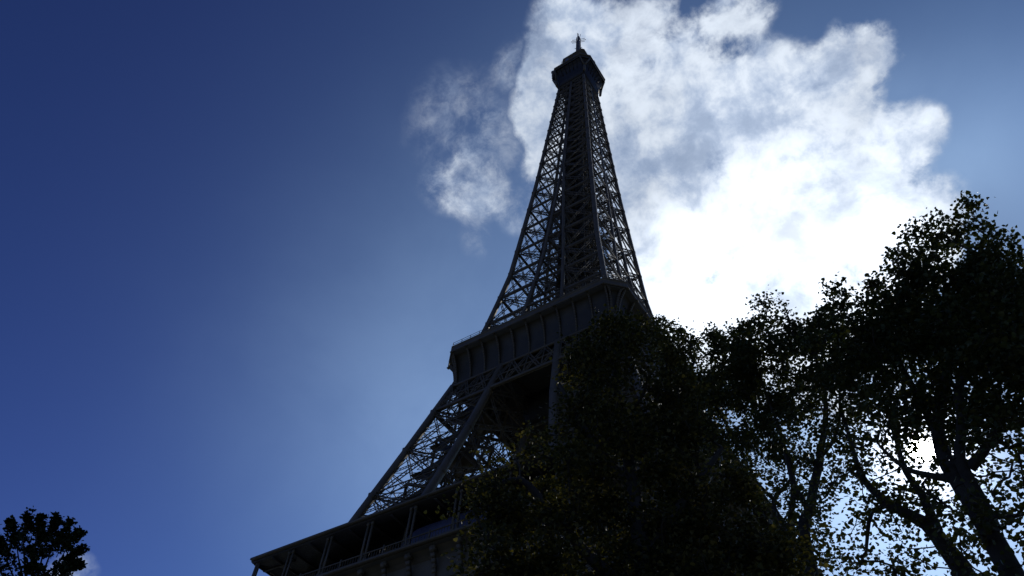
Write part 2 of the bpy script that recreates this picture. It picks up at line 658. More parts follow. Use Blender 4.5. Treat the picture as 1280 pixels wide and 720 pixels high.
def first_floor(T, nr, k):
    # floor edge moulding and frieze
    B = Bars()
    B.bar(T(-P1-.1, -P1-.05, 57.9), T(P1-.2, -P1-.05, 57.9), .35, 1.0, ref=nr)
    B.build('edge_moulding', IRON, FIRST)
    B = Bars()
    y = -36.6
    prof = [(-36.75, 51.6), (-36.45, 52.2), (-36.45, 56.4), (-36.9, 56.9), (-37.6, 57.45)]
    for (ya, za), (yb, zb) in zip(prof[:-1], prof[1:]):
        v = [T(ya, ya, za), T(-ya, ya, za), T(-yb, yb, zb), T(yb, yb, zb)]
        B.solid(v, [(0, 1, 2, 3)])
    B.bar(T(-36.9, -36.75, 51.7), T(36.6, -36.75, 51.7), .5)
    B.bar(T(-36.9, -36.55, 53.0), T(36.6, -36.55, 53.0), .22)
    B.build('frieze', IRON, FIRST)
    # consoles under the gallery
    for i in range(-8, 9):
        x = i*4.3-.35
        if abs(x-7.3) < 1.8:
            continue
        B = Bars()
        pts = []
        for t in np.linspace(0, 1, 9):
            pts.append(T(x, -36.55-1.45*(t**2.4), 51.9+5.2*t))
        B.poly(pts, .55, .5)
        B.bar(T(x, -37.2, 57.0), T(x, -38.05, 57.0), .8, .65)
        B.bar(T(x, -36.7, 51.9), T(x, -36.7, 52.6), .7, .6)
        B.build('console', IRON, FIRST)
    B = Bars()                                                # broad pilaster with a capital
    a, b = T(6.5, -36.4, 49.5), T(8.1, -37.5, 56.6)
    B.box(min(a[0], b[0]), max(a[0], b[0]), min(a[1], b[1]), max(a[1], b[1]), 49.5, 56.6)
    a, b = T(6.2, -36.3, 56.6), T(8.4, -37.9, 57.3)
    B.box(min(a[0], b[0]), max(a[0], b[0]), min(a[1], b[1]), max(a[1], b[1]), 56.55, 57.3)
    B.build('pilaster', IRON, FIRST)
    # railing
    B = Bars()
    B.bar(T(-P1, -P1+.1, 59.55), T(P1-.2, -P1+.1, 59.55), .16)
    B.bar(T(-P1, -P1+.1, 58.55), T(P1-.2, -P1+.1, 58.55), .12)
    for x in np.arange(-P1+.2, P1, .5):
        B.bar(T(x, -P1+.1, 58.3), T(x, -P1+.1, 59.5), .07)
    for x in np.arange(-P1+.2, P1, 4.1):
        B.bar(T(x, -P1+.1, 58.3), T(x, -P1+.1, 59.9), .22)
    B.build('railing', IRON, FIRST)
    # paired posts carrying the gallery roof, single posts behind them
    for i in range(-4, 5):
        x0 = -5.1+8.2*i-0
        for dx in (-.42, .42):
            x = x0+dx
            if abs(x) > P1-.3:
                continue
            B = Bars()
            B.bar(T(x, -P1+.25, 58.3), T(x, -P1+.25, 64.95), .27)
            B.bar(T(x, -P1+.25, 58.3), T(x, -P1+.25, 58.9), .40)
            B.bar(T(x, -P1+.25, 64.4), T(x, -P1+.25, 64.95), .40)
            B.build('gallery_post', IRON, FIRST)
        xb = x0+4.1
        if abs(xb) < P1-4:
            B = Bars()
            B.bar(T(xb, -34.6, 58.3), T(xb, -34.6, 64.95), .26)
            B.build('inner_post', IRON, FIRST)
    for dx in (.5, 1.2):
        B = Bars()
        B.bar(T(-P1+dx, -P1+.25, 58.3), T(-P1+dx, -P1+.25, 64.95), .24)
        B.build('gallery_post', IRON, FIRST)
    # gallery roof and the wall behind it
    B = Bars()
    q = [(-P1-.2, -P1-.2), (P1+.2, -P1-.2), (30.5, -30.5), (-30.5, -30.5)]
    lo, up = [T(x, y, 64.95+.0*k) for x, y in q], [T(x, y, z) for (x, y), z in zip(q, (65.75, 65.75, 66.1, 66.1))]
    B.solid(lo+up, [(0, 1, 5, 4), (1, 2, 6, 5), (2, 3, 7, 6), (3, 0, 4, 7), (3, 2, 1, 0), (4, 5, 6, 7)])
    for i in range(-9, 10):
        B.bar(T(i*4.1-1, -P1, 64.8), T(i*4.1-1, -31, 64.8), .3)
    rf = B.build('gallery_roof', IRON_BLACK, FIRST)  # shade under the roof is painted in by the near-black colour
    B = Bars()
    B.bar(T(-P1-.35, -P1-.25, 65.5), T(P1+.1, -P1-.25, 65.5), .3, .95, ref=nr)
    B.build('fascia', IRON, rf)
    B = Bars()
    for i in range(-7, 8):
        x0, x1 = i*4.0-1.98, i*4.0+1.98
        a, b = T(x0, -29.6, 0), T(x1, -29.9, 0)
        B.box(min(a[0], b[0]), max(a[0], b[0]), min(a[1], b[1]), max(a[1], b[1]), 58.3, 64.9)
    B.build('back_wall', IRON_BLACK, FIRST)  # near-black colour stands in for the unlit interior


rot4(first_floor)
# low rounded pavilion behind the railing of the face we look at
B = Bars()
rings = []
for x, s in ((-9.2, .12), (-8.8, .5), (-8.2, .72), (-7.2, .9), (-6.0, .98), (-4, 1), (0, 1), (4, 1), (8, 1), (11, 1)):
    rings.append([(x, -34.9+1.7*s*math.cos(a), 58.32+5.0*s*max(0, math.sin(a))**.7) for a in np.linspace(0, math.pi, 12)])
loft(B, rings, True, True)
pav = B.build('pavilion', GLASS, FIRST)
# ---- second floor
ZB, ZT, P2, C2 = 110.7, 118.2, 22.15, 3.4
B = Bars()
loft(B, [octagon(P2-.1, C2, 117.9), octagon(P2-.1, C2, 118.5)], True, True)
loft(B, [octagon(17.5, .8, 111.6), octagon(17.5, .8, 112.0)], True, True)
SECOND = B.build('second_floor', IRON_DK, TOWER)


def cove(t):
    """half width, chamfer and height along the cove"""
    s = 0.06*t+0.94*(1-math.sqrt(max(0, 1-t**3.2)))
    return 19.35+(P2-.25-19.35)*s, 0.9+(C2-.9)*s, ZB+(ZT-ZB)*t


B = Bars()
TS = 1-np.linspace(1, 0, 15)**1.5
loft(B, [octagon(*cove(t)) for t in TS])
loft(B, [octagon(19.65, 1.0, ZB-.45), octagon(19.65, 1.0, ZB+.05), octagon(19.3, .9, ZB+.12)], False, False)
B.build('cove', IRON_DK, SECOND)  # shadow in the hollow is painted in, the ribs keep the lighter iron
B = Bars()
loft(B, [octagon(P2, C2, ZT-.05), octagon(P2+.12, C2, ZT+.05), octagon(P2+.12, C2, ZT+.35), octagon(P2, C2, ZT+.42), octagon(P2, C2, ZT+1.5), octagon(P2+.14, C2, ZT+1.58), octagon(P2+.14, C2, ZT+1.75), octagon(P2-.15, C2, ZT+1.75), octagon(P2-.15, C2, ZT+.3)])
B.build('parapet', IRON, SECOND)
B = Bars()
o = octagon(P2-.05, C2, 0)
for i in range(8):
    a, b = np.array(o[i]), np.array(o[(i+1) % 8])
    for z in (ZT+2.3, ZT+2.9):
        B.bar(a+(0, 0, z), b+(0, 0, z), .07)
    n = max(2, int(np.linalg.norm(b-a)/2.2))
    for j in range(n):
        p = a+(b-a)*j/n
        B.bar(p+(0, 0, ZT+1.7), p+(0, 0, ZT+2.95), .09)
B.build('railing', IRON, SECOND)


def second_floor(T, nr, k):
    xs = [i*3.72+1.5 for i in range(-5, 6)]
    xs = [i*3.66 for i in range(-5, 6)]
    for x in xs:
        B = Bars()
        pts = []
        for t in TS:
            h, c, z = cove(t)
            h = max(h+.10, 19.5+(P2-.35-19.5)*(.18*t+.82*t**2.6))
            f = x*(1+0.02*t)
            pts.append(T(f, -h, z))
            B.bar(pts[-1], T(f, -cove(t)[0]+.05, z), .2, .6)
        B.poly(pts, .36, .26)
        B.bar(T(x*1.02, -P2-.02, ZT-.25), T(x*1.02, -P2-.02, ZT+.0), .6)
        B.build('console', IRON, SECOND)
    # corner consoles on the chamfer
    B = Bars()
    for s in (.12, .88):
        pts = []
        for t in TS:
            h, c, z = cove(t)
            k2 = max(0, 19.5+(P2-.35-19.5)*(.18*t+.82*t**2.6)-h)*.6+.06
            pts.append(T(h-c+c*s+k2, -h+c*s-k2, z))
        B.poly(pts, .36, .5)
    B.build('corner_console', IRON, SECOND)
    # lattice girder that ties the legs together below the cove
    B = Bars()
    z0, z1 = 102.9, 110.2
    n = 10
    def P(f, z):
        return T(f*ho(z), -ho(z)-.32, z)
    B.bar(P(-1, z0), P(1, z0), .55); B.bar(P(-1, z1), P(1, z1), .5); B.bar(P(-1, 106.6), P(1, 106.6), .22)
    for i in range(n):
        a, b = -1+2*i/n, -1+2*(i+1)/n
        B.girder(P(a, z0), P(b, z1), .6, nr, .17, 10)
        B.girder(P(b, z0)+nr*.08, P(a, z1)+nr*.08, .6, nr, .17, 10)
        B.bar(P(a, z0)-nr*.05, P(a, z1)-nr*.05, .2)
    g = B.build('girder', IRON, SECOND)
    B = Bars()
    def Q(f, z):
        return T(f*hi(z), -hi(z)-.1, z)
    for i in range(4):
        a, b = -1+2*i/4, -1+2*(i+1)/4
        B.bar(Q(a, z0), Q(b, z1), .3); B.bar(Q(b, z0)+nr*.05, Q(a, z1)+nr*.05, .3)
    B.bar(Q(-1, z0), Q(1, z0), .5)
    B.build('inner_girder', IRON, SECOND)


rot4(second_floor)
B = Bars()
B.box(-9, 9, -9, 9, 118.5, 122.6)
B.box(-10, 10, -10, 10, 122.6, 123.1)
B.box(-8.5, 8.5, -8.5, 8.5, 103.6, 111.5)
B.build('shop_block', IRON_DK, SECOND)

# ---- upper shaft
B = Bars()
for sx, sy in SIGNS:
    zl = [z for z in Z_UP if z < 195]
    leg_bracing(B, sx, sy, zl, .85, .15, 1.05, band=.42)
    # higher up the pillars have joined: only the outer faces are braced
    zl = [z for z in Z_UP if z > 190]
    leg_bracing(B, sx, sy, zl, .66, .14, 1.0, faces=FACES[:2], band=.38)


def shaft_gap(T, nr, k):
    for z0, z1 in zip(Z_UP[:-1], Z_UP[1:]):
        if z0 < 120 or z1 > 203:
            continue
        a0, b0 = T(-hi(z0), -ho(z0), z0), T(hi(z0), -ho(z0), z0)
        a1, b1 = T(-hi(z1), -ho(z1), z1), T(hi(z1), -ho(z1), z1)
        B.girder(a1, b1, .8, nr, .14, max(3, int(2*hi(z1))))
        B.bar(a1+nr*.04, b1+nr*.04, .4)
        B.girder(a0+nr*.06, b1+nr*.06, .4, nr, .10, 10)
        B.girder(b0-nr*.06, a1-nr*.06, .4, nr, .10, 10)


rot4(shaft_gap)
for z in Z_UP[1:]:                                            # horizontal frames across the shaft
    h = ho(z)-.1
    B.girder((-h, -h, z), (h, h, z), .8, (0, 0, 1), .16, 16)
    B.girder((-h, h, z+.05), (h, -h, z+.05), .8, (0, 0, 1), .16, 16)
SHAFT = B.build('upper_shaft', IRON, TOWER)
for sx, sy in SIGNS:
    for kx, ky in ((1, 1), (0, 1), (1, 0)):
        B = Bars()
        w = .95 if kx and ky else .68
        rings = []
        for z in Z_UP:
            p = corner(sx, sy, kx, ky, z)
            h = w/2*float(np.interp(z, [111, 268], [1.05, .80]))
            if kx*ky == 0 and z > 195:
                h *= .72
            rings.append([(p[0]-h, p[1]-h, z), (p[0]+h, p[1]-h, z), (p[0]+h, p[1]+h, z), (p[0]-h, p[1]+h, z)])
        loft(B, rings, True, True)
        for z in Z_UP[1:-1]:
            p = corner(sx, sy, kx, ky, z)
            r = w*.5+.04
            if kx and ky:
                B.box(p[0]-r, p[0]+r, p[1]-r, p[1]+r, z-.55, z+.55)
        B.build('corner_column', IRON, SHAFT)
# lift cage, its guide rails and the spiral stair in the middle of the shaft
B = Bars()
zs = np.arange(112, 268, 3.1)
cw = lambda z: float(np.interp(z, [112, 180, 268], [4.6, 3.7, 2.9]))
for z0, z1 in zip(zs[:-1], zs[1:]):
    c0, c1 = cw(z0), cw(z1)
    for k in range(4):
        c, s = (1, 0, -1, 0)[k], (0, 1, 0, -1)[k]
        T = lambda x, y, z: (c*x-s*y, s*x+c*y, z)
        for i in range(3):
            f, g = -1+2*i/3, -1+2*(i+1)/3
            B.bar(T(f*c0, -c0, z0), T(g*c1, -c1, z1), .17)
            B.bar(T(g*c0, -c0+.03, z0), T(f*c1, -c1+.03, z1), .17)
            B.bar(T(f*c0, -c0-.02, z0), T(f*c1, -c1-.02, z1), .36)
        B.bar(T(-c0, -c0, z0), T(c0, -c0, z0), .34)
        B.bar(T(-c0*.5, 0, z0), T(c0*.5, 0, z0), .3)
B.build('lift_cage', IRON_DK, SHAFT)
for q, (x, y) in enumerate(((-1.8, -1.75), (1.8, -1.7), (1.75, 1.8), (-1.75, 1.75))):
    B = Bars()
    for z in np.arange(112.5+q*1.7, 262, 6.6):
        f = float(np.interp(z, [112, 268], [1.12, .8]))
        B.box((x-1.5)*f, (x+1.5)*f, (y-1.5)*f, (y+1.5)*f, z, z+6.1)
    B.build('lift_shaft', IRON_DK, SHAFT)
B = Bars()
prev = None
for i in range(620):
    z = 122+i*.235
    if z > 266:
        break
    a = i*.42
    r = 1.3
    cxx, cyy = 0.0, -4.6*float(np.interp(z, [112, 268], [1.1, .8]))
    p = np.array((cxx+r*math.cos(a), cyy+r*math.sin(a), z))
    B.bar((cxx, cyy, z), p, .5, .08, ref=(0, 0, 1))
    if prev is not None:
        B.bar(prev+(0, 0, 1), p+(0, 0, 1), .08)
    prev = p
B.build('spiral_stair', IRON_DK, SHAFT)
# ---- top platform
P3, C3 = 8.3, 2.9
B = Bars()
loft(B, [octagon(5.55, .4, 267.9), octagon(5.75, .6, 271.5), octagon(6.2, 1.2, 274.6), octagon(7.2, 2.2, 276.8), octagon(P3-.05, C3, 277.5), octagon(P3-.05, C3, 277.9)], True, True)
for k in range(4):
    c, w = (1, 0, -1, 0)[k], (0, 1, 0, -1)[k]
    for f in (-.5, -.25, 0, .25, .5):
        B.bar((c*6.1-w*6.1*f, w*6.1+c*6.1*f, 273.8), (c*8.0-w*7.4*f, w*8.0+c*7.4*f, 277.4), .2)
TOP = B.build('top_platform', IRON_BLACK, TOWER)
B = Bars()
loft(B, [octagon(P3-.12, C3, 277.8), octagon(P3-.12, C3, 279.1)], True, True)
o0, o1 = octagon(P3, C3, 277.9), octagon(P3, C3, 279.0)
for i in range(8):
    a, b, a1, b1 = map(np.array, (o0[i], o0[(i+1) % 8], o1[i], o1[(i+1) % 8]))
    B.bar(a, a1, .22)
    for f in (.2, .4, .6, .8):
        B.bar(a+(b-a)*f, a1+(b1-a1)*f, .12)
    B.bar((a+a1)/2, (b+b1)/2, .14)
B.build('cabin', IRON_DK, TOP)
B = Bars()
loft(B, [octagon(P3+.25, C3, 279.0), octagon(P3+.3, C3, 279.15), octagon(P3+.3, C3, 279.75), octagon(P3-.3, C3, 279.8)], True, True)
loft(B, [octagon(P3+.1, C3, 277.3), octagon(P3+.14, C3, 277.75), octagon(P3-.02, C3, 277.8)], False, False)
B.build('roof_rim', IRON, TOP)
for sx, sy in SIGNS:                                          # forked struts at the corners
    B = Bars()
    a = np.array((sx*5.9, sy*5.9, 268.6))
    m = np.array((sx*6.15, sy*6.15, 272.6))
    B.bar(a, m, .72)
    B.bar(m, (sx*(P3-C3+.1), sy*(P3-.1), 277.4), .45)
    B.bar(m, (sx*(P3-.1), sy*(P3-C3+.1), 277.4), .45)

    B.build('corner_strut', IRON, TOP)
B = Bars()                                                    # cage round the open deck
o = octagon(P3-.4, C3, 0)
for i in range(8):
    a, b = np.array(o[i]), np.array(o[(i+1) % 8])
    n = 10
    for j in range(n):
        p = a+(b-a)*j/n
        B.bar(p+(0, 0, 279.7), p*.93+(0, 0, 282.6), .08)
    for z, s in ((280.8, .97), (282.6, .93)):
        B.bar(a*s+(0, 0, z), b*s+(0, 0, z), .10)
B.build('safety_cage', IRON, TOP)
B = Bars()
loft(B, [octagon(4.8, .9, 279.7), octagon(4.8, .9, 293.0), octagon(5.1, 1.0, 293.1), octagon(5.1, 1.0, 293.8), octagon(3.2, 1.0, 293.9), octagon(2.9, .9, 295.5), octagon(3.4, 1.0, 295.6), octagon(3.3, 1.0, 296.3), octagon(2.4, .8, 299.5), octagon(1.2, .4, 303.0)], True, True)
B.build('campanile', IRON, TOP)
B = Bars()
rr = random.Random(4)
for i in range(40):
    a = i/40*2*math.pi+rr.uniform(-.1, .1)
    r = rr.uniform(7.2, 8.3)
    x, y = r*math.cos(a), r*math.sin(a)
    h = rr.uniform(2.0, 5.5)
    B.bar((x, y, 279.7), (x, y, 279.7+h), rr.choice((.12, .25, .4)))
    if i % 3 == 0:
        B.box(x-.6, x+.6, y-.5, y+.5, 280, 281.8+1.5*rr.random())
B.bar((-8.1, -5.9, 280), (-8.1, -5.9, 285.2), .55)
B.bar((-8.1, -5.9, 283), (-8.1, -5.9, 284.6), .95)
B.build('antenna_cluster', ANT, TOP)
B = Bars()
for sx, sy in SIGNS:
    B.bar((sx*.75, sy*.75, 296), (sx*.55, sy*.55, 321.5), .26)
for i in range(20):
    z0 = 296+i*1.27
    for k in range(4):
        a, b = SIGNS[k], SIGNS[(k+1) % 4]
        B.bar((a[0]*.65, a[1]*.65, z0), (b[0]*.65, b[1]*.65, z0+1.27), .13)
B.box(-.62, .62, -.62, .62, 303.1, 317)
for z, r in ((316.5, 2.6), (318.0, 3.2), (319.6, 2.6), (310, 1.5), (306, 1.4)):
    for a in (0.4, 1.97, 3.54, 5.11):
        B.bar((0, 0, z), (r*math.cos(a), r*math.sin(a), z+.4), .15)
        B.bar((r*math.cos(a)*.97, r*math.sin(a)*.97, z-.1), (r*math.cos(a)*.97, r*math.sin(a)*.97, z+.9), .09)
for x, y, z in ((0, 0, 326.5), (.9, .2, 325), (-.8, .5, 325.5), (.2, -1, 324.5)):
    B.bar((x*.5, y*.5, 320), (x, y, z), .16)
B.build('mast', ANT, TOP)


# ------------------------------------------------------------------ trees
def leaf_mesh(name, pos, nrm, axis, size):
    """one six-cornered folded leaf per row"""
    n = len(pos)
    side = np.cross(nrm, axis)
    side /= np.maximum(np.linalg.norm(side, axis=1, keepdims=True), 1e-6)
    ax = np.cross(side, nrm)
    s = size[:, None]
    r = RNG.uniform(.8, 1.2, (n, 4))
    P = np.empty((n, 6, 3))
    P[:, 0] = pos
    P[:, 1] = pos+s*(side*(.52*r[:, :1])+ax*.22+nrm*.10)
    P[:, 2] = pos+s*(side*(.34*r[:, 1:2])+ax*.72+nrm*.06)
    P[:, 3] = pos+s*(ax*1.05-nrm*.08)
    P[:, 4] = pos+s*(-side*(.34*r[:, 2:3])+ax*.72+nrm*.06)
    P[:, 5] = pos+s*(-side*(.52*r[:, 3:4])+ax*.22+nrm*.10)
    q = np.array([[0, 1, 2, 3], [0, 3, 4, 5]])
    F = (np.arange(n)[:, None, None]*6+q[None]).reshape(-1, 4)
    return raw_mesh(name, P.reshape(-1, 3), np.full(len(F), 4), F)


def tubes(name, segs, sides):
    """tapered prisms: rows of (a, b, ra, rb)"""
    A = np.array([s[0] for s in segs]); Bp = np.array([s[1] for s in segs])
    ra = np.array([s[2] for s in segs])[:, None]; rb = np.array([s[3] for s in segs])[:, None]
    D = Bp-A
    D /= np.maximum(np.linalg.norm(D, axis=1, keepdims=True), 1e-9)
    ref = np.where(np.abs(D[:, 2:3]) > .9, np.array([[1., 0, 0]]), np.array([[0, 0, 1.]]))
    u = np.cross(D, ref); u /= np.maximum(np.linalg.norm(u, axis=1, keepdims=True), 1e-9)
    v = np.cross(D, u)
    n, m = len(A), sides
    V = np.empty((n, 2*m, 3))
    for k in range(m):
        a = 2*math.pi*k/m
        w = u*math.cos(a)+v*math.sin(a)
        V[:, k] = A+w*ra
        V[:, m+k] = Bp+w*rb
    q = np.array([[k, (k+1) % m, m+(k+1) % m, m+k] for k in range(m)])
    F = (np.arange(n)[:, None, None]*2*m+q[None]).reshape(-1, 4)
    return V.reshape(-1, 3), np.full(len(F), 4), F.ravel()


def smooth_path(pts, step=.35):
    """Catmull-Rom through the points (x, y, z, r)"""
    P = np.array(pts, float)
    P = np.vstack([2*P[0]-P[1], P, 2*P[-1]-P[-2]])
    out = []
    for i in range(1, len(P)-2):
        n = max(2, int(np.linalg.norm(P[i+1, :3]-P[i, :3])/step))
        for t in np.arange(n)/n:
            out.append(.5*((2*P[i])+(-P[i-1]+P[i+1])*t+(2*P[i-1]-5*P[i]+4*P[i+1]-P[i+2])*t*t+(-P[i-1]+3*P[i]-3*P[i+1]+P[i+2])*t**3))
    out.append(P[-2])
    return np.array(out)


CAM = np.array((62.18, -105.38, 1.6))
SUNV = np.array(SUN)


def make_tree(name, label, base, limbs, blobs, mat, leaf=(.065, .16), per=26, spread=.19, seed=1, up=0.0, gap=0.0, BR=1.25):
    rng = np.random.default_rng(seed)
    root = bpy.data.objects.new(name, None)
    COL.objects.link(root)
    root.location = base
    tag(root, label, 'tree')
    b0 = np.array(base, float)
    nodes, rads, parent = [], [], []
    segs = []
    for lim in limbs:
        P = smooth_path(lim)
        w = np.cumsum(rng.normal(0, .012, (len(P), 3)), 0)
        P[:, :3] += w-np.linspace(0, 1, len(P))[:, None]*w[-1]*.6
        for k in range(len(P)-1):
            segs.append((P[k, :3], P[k+1, :3], P[k, 3], P[k+1, 3]))
        nodes += [p[:3] for p in P[len(P)//5:]]
        rads += [p[3] for p in P[len(P)//5:]]
    fixed = len(nodes)
    C, CW = [], []
    for x, y, z, r, n in blobs:                               # each mass of foliage is a set of leafy sprays with gaps between
        airy = n/(r*r) < 21
        if airy:
            n = int(n*1.3)
        m = max(4, n//3) if airy else max(3, int(n/7))
        d = rng.normal(0, 1, (m, 3))
        d /= np.linalg.norm(d, axis=1, keepdims=True)
        c = d*(r*rng.uniform(0.02, 1, (m, 1))**.45)
        out = d+rng.normal(0, .5, (m, 3))+np.array((0, 0, .35))
        out /= np.linalg.norm(out, axis=1, keepdims=True)
        k = rng.integers(0, m, n)
        t = rng.uniform(-.5, .5, (n, 1))
        sp = min(.75, .12+.5*r)
        C.append(np.array((x, y, z))+c[k]+out[k]*t*sp*1.5+rng.normal(0, .13*sp/.6, (n, 3)))
        CW.append(np.full(n, .58 if airy else 1.0))
    C = np.concatenate(C)
    CW = np.concatenate(CW)
    if gap > 0:                                               # a hole in the crown
        w = C-CAM
        dist = np.linalg.norm(w-(w@SUNV)[:, None]*SUNV, axis=1)
        CW = CW[dist > gap]
        C = C[dist > gap]
    X = np.empty((fixed+len(C)*12, 3))
    X[:fixed] = nodes
    par = np.full(len(X), -1)
    cnt = fixed
    d0 = np.array([np.min(((X[:fixed]-c)**2).sum(1)) for c in C])
    tips = []
    order = np.argsort(d0)
    CW = CW[order]
    for c in C[order]:
        dd = X[:cnt]-c
        dist = np.sqrt((dd**2).sum(1))
        dist = dist+np.maximum(0, dd[:, 2])*.5                # prefer to grow upward
        j = int(np.argmin(dist))
        L = np.linalg.norm(X[j]-c)
        n = min(10, max(1, int(math.ceil(L/.45))))
        prev = j
        perp = rng.normal(0, 1, 3)*L*.10
        for k in range(1, n+1):
            t = k/n
            X[cnt] = X[j]+(c-X[j])*t+perp*math.sin(math.pi*t)+np.array((0, 0, -.06*L*math.sin(math.pi*t)))
            par[cnt] = prev
            prev = cnt
            cnt += 1
        tips.append(prev)
    tips = np.array(tips)
    load = np.zeros(cnt)
    load[tips] = 1
    for i in range(cnt-1, fixed-1, -1):
        if par[i] >= 0:
            load[par[i]] += load[i]
    R = .0075*np.maximum(load, 1)**.46*BR
    for i in range(fixed, cnt):
        pj = par[i]
        rp = min(R[pj] if pj >= fixed else R[i]*1.15, R[i]*1.5)
        segs.append((X[pj], X[i], rp, R[i]))
    thick = [s for s in segs if s[2] > .06]
    thin = [s for s in segs if s[2] <= .06]
    Vs, Ss, Is, o = [], [], [], 0
    for group, sides in ((thick, 9), (thin, 4)):
        if group:
            V, S, I = tubes('t', group, sides)
            Vs.append(V); Ss.append(S); Is.append(I+o); o += len(V)
    V = np.concatenate(Vs)-b0
    link('trunk', raw_mesh('trunk', V, np.concatenate(Ss), np.concatenate(Is), True), BARK, root)
    # leaves around every twig tip
    T = X[tips]
    n = per
    k = rng.integers(int(per*.6), int(per*1.4)+1, len(T))
    k = np.maximum(3, (k*CW).astype(int))
    idx = np.repeat(np.arange(len(T)), k)
    pos = T[idx]+rng.normal(0, spread, (len(idx), 3))*np.array((1, 1, .75))*np.where(CW[idx] < .9, 1.25, 1)[:, None]
    if gap > 0:
        w = pos-CAM
        dist = np.linalg.norm(w-(w@SUNV)[:, None]*SUNV, axis=1)
        ok = dist > gap*rng.uniform(.5, 1.1, len(pos))
        pos = pos[ok]; idx = idx[ok]
    nrm = rng.normal(0, .55, (len(pos), 3))+np.array((0, 0, .75))
    nrm /= np.linalg.norm(nrm, axis=1, keepdims=True)
    ax = pos-T[idx]+rng.normal(0, .15, pos.shape)+np.array((0, 0, up))
    sz = leaf[0]+(leaf[1]-leaf[0])*rng.beta(1.6, 2.2, len(pos))*1.25
    link('crown', leaf_mesh('crown', pos-b0, nrm, ax, sz), mat, root)
    return root, len(pos)


make_tree('plane_tree', 'tall plane tree with a forked trunk and the sun shining through its lower branches', (62.50, -85.30, 0.0),
    [
        [(62.5, -85.3, -0.1, 0.42), (62.5, -85.3, 6.0, 0.31), (62.3, -85.39, 12.2, 0.27), (62.23, -85.38, 13.25, 0.24), (62.07, -85.38, 14.81, 0.21), (62.01, -85.19, 15.72, 0.21), (62.2, -84.98, 16.88, 0.17), (62.82, -84.89, 18.26, 0.16), (63.64, -84.84, 19.62, 0.13), (64.52, -85.02, 21.24, 0.09), (65.35, -85.23, 23.01, 0.05)],
        [(62.26, -85.38, 13.14, 0.25), (62.31, -85.59, 14.31, 0.17), (62.3, -85.69, 15.07, 0.15), (62.59, -85.79, 15.69, 0.13), (62.92, -85.9, 16.47, 0.14), (63.13, -85.91, 17.18, 0.12), (63.85, -85.96, 17.83, 0.09), (64.78, -86.06, 18.91, 0.05)],
        [(61.97, -85.39, 14.77, 0.15), (61.58, -85.39, 14.98, 0.1), (61.24, -85.41, 15.2, 0.08), (60.87, -85.53, 15.47, 0.06), (60.54, -85.65, 16.19, 0.04)],
        [(62.42, -85.59, 14.83, 0.15), (63.06, -85.8, 15.17, 0.12), (63.56, -86.03, 15.53, 0.1), (64.39, -86.31, 16.06, 0.07), (65.32, -86.65, 16.77, 0.05)],
        [(62.08, -85.08, 16.27, 0.16), (62.03, -84.59, 18.21, 0.11), (61.95, -84.39, 19.8, 0.08), (61.96, -84.19, 21.51, 0.05)],
    ], [
        (66.1, -85.37, 24.79, 0.28, 6), (65.7, -85.29, 24.1, 0.45, 8), (65.94, -85.44, 23.26, 0.4, 7),
        (66.08, -85.57, 22.42, 0.4, 6), (65.58, -85.47, 22.05, 0.7, 17), (65.05, -84.99, 24.78, 0.38, 6),
        (64.54, -84.92, 24.63, 0.35, 6), (64.14, -84.88, 25.12, 0.22, 6), (64.9, -85.07, 23.77, 0.55, 10),
        (64.04, -84.87, 23.99, 0.5, 8), (63.47, -84.83, 24.23, 0.28, 6), (64.76, -85.05, 22.21, 1.0, 52),
        (64.37, -84.9, 21.24, 1.4, 86), (63.45, -84.72, 21.57, 1.2, 63), (64.87, -85.36, 20.09, 1.1, 53),
        (62.3, -84.38, 21.54, 1.1, 48), (63.32, -84.62, 23.5, 0.7, 17), (64.02, -84.87, 22.76, 0.9, 30),
        (65.26, -85.62, 20.94, 0.8, 23), (62.59, -84.39, 23.98, 0.32, 6), (61.95, -84.19, 23.76, 0.45, 7),
        (62.43, -84.39, 22.82, 0.8, 23), (61.33, -84.2, 22.6, 0.9, 27), (61.0, -84.22, 24.6, 0.3, 6),
        (61.06, -84.21, 23.72, 0.5, 9), (65.74, -86.11, 20.03, 0.35, 6), (65.61, -86.09, 19.11, 0.6, 12),
        (65.19, -86.02, 18.89, 1.3, 60), (63.87, -84.95, 20.5, 2.0, 160), (61.98, -84.39, 20.53, 1.7, 104),
        (64.17, -85.89, 17.73, 1.9, 137), (62.72, -84.99, 18.56, 1.9, 115), (64.91, -86.58, 16.74, 1.9, 129),
        (60.73, -84.23, 20.92, 1.3, 57), (63.13, -85.81, 15.88, 1.8, 29), (61.35, -85.0, 17.23, 1.8, 42),
        (63.58, -86.14, 14.65, 1.8, 19), (62.62, -84.79, 17.16, 1.6, 40), (60.3, -85.27, 16.55, 1.5, 22),
        (61.21, -84.91, 14.28, 1.7, 23), (62.45, -85.09, 13.54, 1.6, 12), (62.73, -86.39, 11.84, 1.6, 17),
        (63.21, -86.41, 13.17, 1.5, 11), (61.61, -84.59, 13.15, 1.4, 13), (65.9, -87.26, 16.2, 2.6, 162),
        (65.12, -87.12, 13.81, 2.4, 69), (63.95, -86.97, 11.36, 2.4, 51),
    ], LEAF_PLANE, seed=3, gap=0.32)

